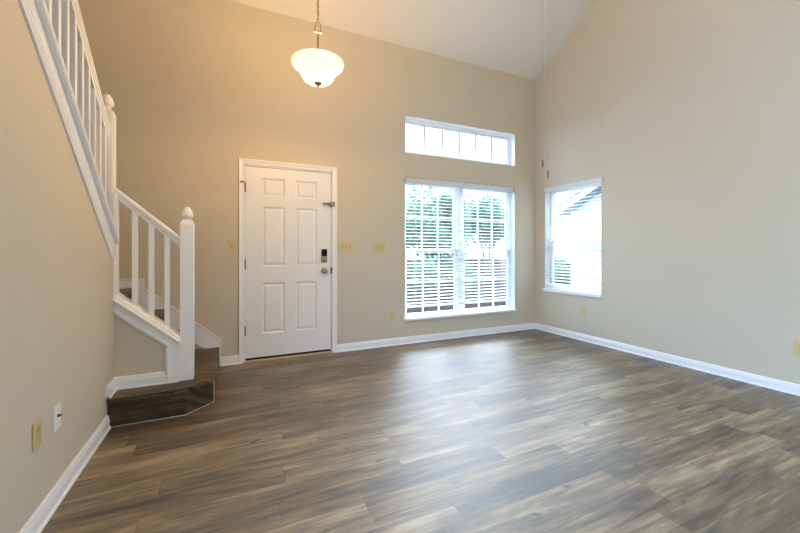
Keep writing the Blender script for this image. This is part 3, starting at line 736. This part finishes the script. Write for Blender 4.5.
def outlet(loc, rz, label, m='ivory', dark='ivorydark'):
    t = thing('wall_outlet', label, 'outlet', loc); t.rotation_euler.z = rz
    local(t, 'outlet_plate', plate_bm(0.074, 0.118), m)
    for z in (-0.0195, 0.0195):
        bm = NB(); prism(bm, [(0.0165*math.cos(a)*1.0, z+0.0165*max(-0.82, min(0.82, math.sin(a)))) for a in [2*math.pi*i/24 for i in range(24)]], 'y', -0.0085, -0.004)
        r = local(t, 'receptacle', bm, m)
        bm = NB()
        for x in (-0.0065, 0.0065): box(bm, x-0.0012, x+0.0012, -0.0092, -0.007, z-0.001, z+0.008)
        lathe(bm, [(0.0026, 0.007), (0.0026, 0.0092)], 0.0, 0.0, 10, axis='y', c3=z-0.008); s = local(t, 'slots', bm, dark); s.parent = r
    bm = NB(); lathe(bm, [(0.003, 0.004), (0.003, 0.0072)], 0, 0, 10, axis='y', c3=0); local(t, 'screw', bm, dark)
HP = math.pi/2
switch((0.020, 0, 1.226), 0, 1, 'single ivory light switch left of the white front door', [1])
switch((1.245, 0, 1.226), 0, 3, 'three gang ivory light switch beside the right door casing', [1, -1, 1])
switch((1.668, 0, 1.222), 0, 3, 'three gang ivory light switch nearer the large window', [-1, 1, -1])
outlet((1.848, 0, 0.382), 0, 'ivory wall outlet low on the front wall left of the large window')
outlet((XR, -0.838, 0.388), -HP, 'ivory wall outlet on the right wall under the small window')
outlet((XR, -2.852, 0.384), -HP, 'ivory wall outlet at the far right edge, above the right baseboard')
outlet((XL, -2.135, 0.402), HP, 'ivory wall outlet low on the left wall')
t = thing('wall_jack', 'white wall plate with dark connector on the left wall', 'jack', (XL, -1.94, 0.396)); t.rotation_euler.z = HP
local(t, 'jack_plate', plate_bm(0.074, 0.118), 'white')
bm = NB(); lathe(bm, [(0.0075, 0.005), (0.0075, 0.012), (0.005, 0.014), (0.0048, 0.020)], 0.0, 0.0, 14, axis='y', c3=0.006); local(t, 'connector', bm, 'darkmetal')
for z in (-0.042, 0.042):
    bm = NB(); lathe(bm, [(0.003, 0.004), (0.003, 0.0068)], 0, 0, 10, axis='y', c3=z); local(t, 'screw', bm, 'white')

# ------------------------------------------------------------------ outdoors
bm = NB(); box(bm, -25, 40, 0.16, 45, -0.55, -0.20); box(bm, XR+WT+0.01, 40, -12, 0.16, -0.55, -0.20); box(bm, -25, 40, -40, YB-WT-0.01, -0.55, -0.20)
struct('ground', bm, 'asphalt', 'grey mulch bed outside the windows', 'ground')
bm = NB(); box(bm, -9.0, XL-0.12, -12.0, -3.5, -0.20, -0.06); box(bm, XR+WT, 12, -12.0, -5.6, -0.20, -0.06)  # unseen slabs added to bounce daylight in through the openings
struct('added_patio', bm, 'concrete', 'pale concrete slab added outside, behind the camera, to bounce daylight', 'added_patio')
def foliage(n, c, r, size, rng, hollow=0.35):
    """leaves as small bent quads spread through an irregular crown of blobs"""
    me_v, me_f = [], []
    blobs = [(Vector((rng.uniform(-1, 1)*0.6, rng.uniform(-1, 1)*0.6, rng.uniform(-1, 1)*0.6)), rng.uniform(0.35, 0.6)) for _ in range(15)]
    for _ in range(n):
        b, br = rng.choice(blobs)
        d = Vector((rng.gauss(0, 1), rng.gauss(0, 1), rng.gauss(0, 1))).normalized()*br*rng.uniform(hollow, 1.0)
        p = Vector(c) + Vector(((b.x+d.x)*r[0], (b.y+d.y)*r[1], (b.z+d.z)*r[2]))
        u = Vector((rng.gauss(0, 1), rng.gauss(0, 1), rng.gauss(0, 1))).normalized(); v = u.orthogonal().normalized()
        nn = u.cross(v); s = size*rng.uniform(0.6, 1.3); i = len(me_v)
        me_v += [p-u*s, p+v*s*0.45+nn*s*0.12, p+u*s, p-v*s*0.45+nn*s*0.12]; me_f.append((i, i+1, i+2, i+3))
    return me_v, me_f
def fol_obj(name, data, m, parent):
    me = bpy.data.meshes.new(name); off = parent.location
    me.from_pydata([tuple(Vector(v)-off) for v in data[0]], [], data[1]); me.materials.append(M[m])
    o = bpy.data.objects.new(name, me); C.objects.link(o); o.parent = parent; return o
rng = random.Random(5)
def tree(x, y, zc, r, n, label, size=0.09, m='leaf'):
    t = thing('tree', label, 'tree', (x, y, -0.2), 'trees outside the large window')
    fol_obj('foliage', foliage(n, (x, y, zc), r, size, rng), m, t)
    bm = NB()
    for k in range(3):
        a = k*2.1; tube(bm, [(x+0.05*math.cos(a), y+0.05*math.sin(a), -0.22), (x+0.15*math.cos(a), y+0.15*math.sin(a), 0.6), (x+0.5*math.cos(a), y+0.5*math.sin(a), zc)], 0.05, 7)
    obj('trunk', bm, 'bark', t)
tree(6.45, 7.0, 2.05, (1.62, 1.3, 1.35), 9000, 'leafy green tree filling the left half of the large window')
tree(10.5, 9.0, 2.3, (1.72, 1.3, 1.6), 9000, 'leafy green tree filling the right half of the large window')
def shrub(x, y, r, h, n, label, m='shrub', group='shrubs outside the large window', size=0.05):
    t = thing('shrub', label, 'shrub', (x, y, -0.2), group)
    fol_obj('foliage', foliage(n, (x, y, -0.2+h*0.5), (r, r, h*0.52), size, rng, 0.2), m, t)
    bm = NB()
    for k in range(4): tube(bm, [(x, y, -0.22), (x+0.4*r*math.cos(k*1.6), y+0.4*r*math.sin(k*1.6), -0.2+h*0.6)], 0.015, 6)
    obj('stems', bm, 'bark', t)
shrub(3.85, 5.5, 0.56, 1.20, 1900, 'bright green shrub at the left edge of the large window')
shrub(5.2, 5.3, 0.56, 1.18, 1900, 'bright green shrub low in the left half of the large window')
shrub(6.55, 5.1, 0.56, 1.12, 1900, 'green shrub low behind the centre bar of the large window')
shrub(7.75, 4.75, 0.50, 1.05, 1700, 'dull grey brown shrub low in the right half of the large window', 'dullshrub')
shrub(9.55, 4.25, 0.66, 1.35, 3600, 'green shrub beside the white house seen through the small window', 'shrub', 'shrubs by the neighbouring house')
# neighbouring house, white lap siding, gable end towards the small window
HX, HY = 7.0, 1.66
hs = thing('neighbour_house', 'white sided house close by, seen through the small window', 'house', (HX, HY, -0.2))
bm = NB(); zz = -0.2; EAVE = 2.05; RS = 0.48
while zz < 4.4:
    y1 = HY if zz+0.115 < EAVE else HY-(zz+0.115-EAVE)/RS-0.02
    b2 = NB(); prism(bm, [(HX+0.02, zz), (HX-0.014, zz), (HX, zz+0.115), (HX+0.02, zz+0.115)], 'y', -6.0, y1); b2.free(); zz += 0.115
    if y1 < -5: break
prism(bm, [(HY, EAVE), (-6.0, EAVE), (-6.0, EAVE+RS*(HY+6))], 'x', HX+0.001, HX+0.03)
box(bm, HX+0.02, HX+6, -6.0, HY, -0.2, EAVE); obj('siding', bm, 'siding', hs)
bm = NB(); box(bm, HX-0.022, HX+0.02, HY-0.10, HY+0.02, -0.2, EAVE+0.02); box(bm, HX-0.02, HX+0.10, HY, HY+0.02, -0.2, EAVE); obj('corner_board', bm, 'vinyl', hs)
bm = NB(); prism(bm, [(HY+0.35, EAVE-0.15), (HY+0.35, EAVE+0.0), (-6.0, EAVE+0.18+RS*(HY+6)), (-6.0, EAVE+0.02+RS*(HY+6))], 'x', HX-0.30, HX-0.27); obj('rake_board', bm, 'vinyl', hs)
bm = NB(); prism(bm, [(HY+0.40, EAVE-0.03), (HY+0.40, EAVE+0.05), (-6.0, EAVE+0.25+RS*(HY+6)), (-6.0, EAVE+0.17+RS*(HY+6))], 'x', HX-0.34, HX+6); obj('roof', bm, 'roof', hs)
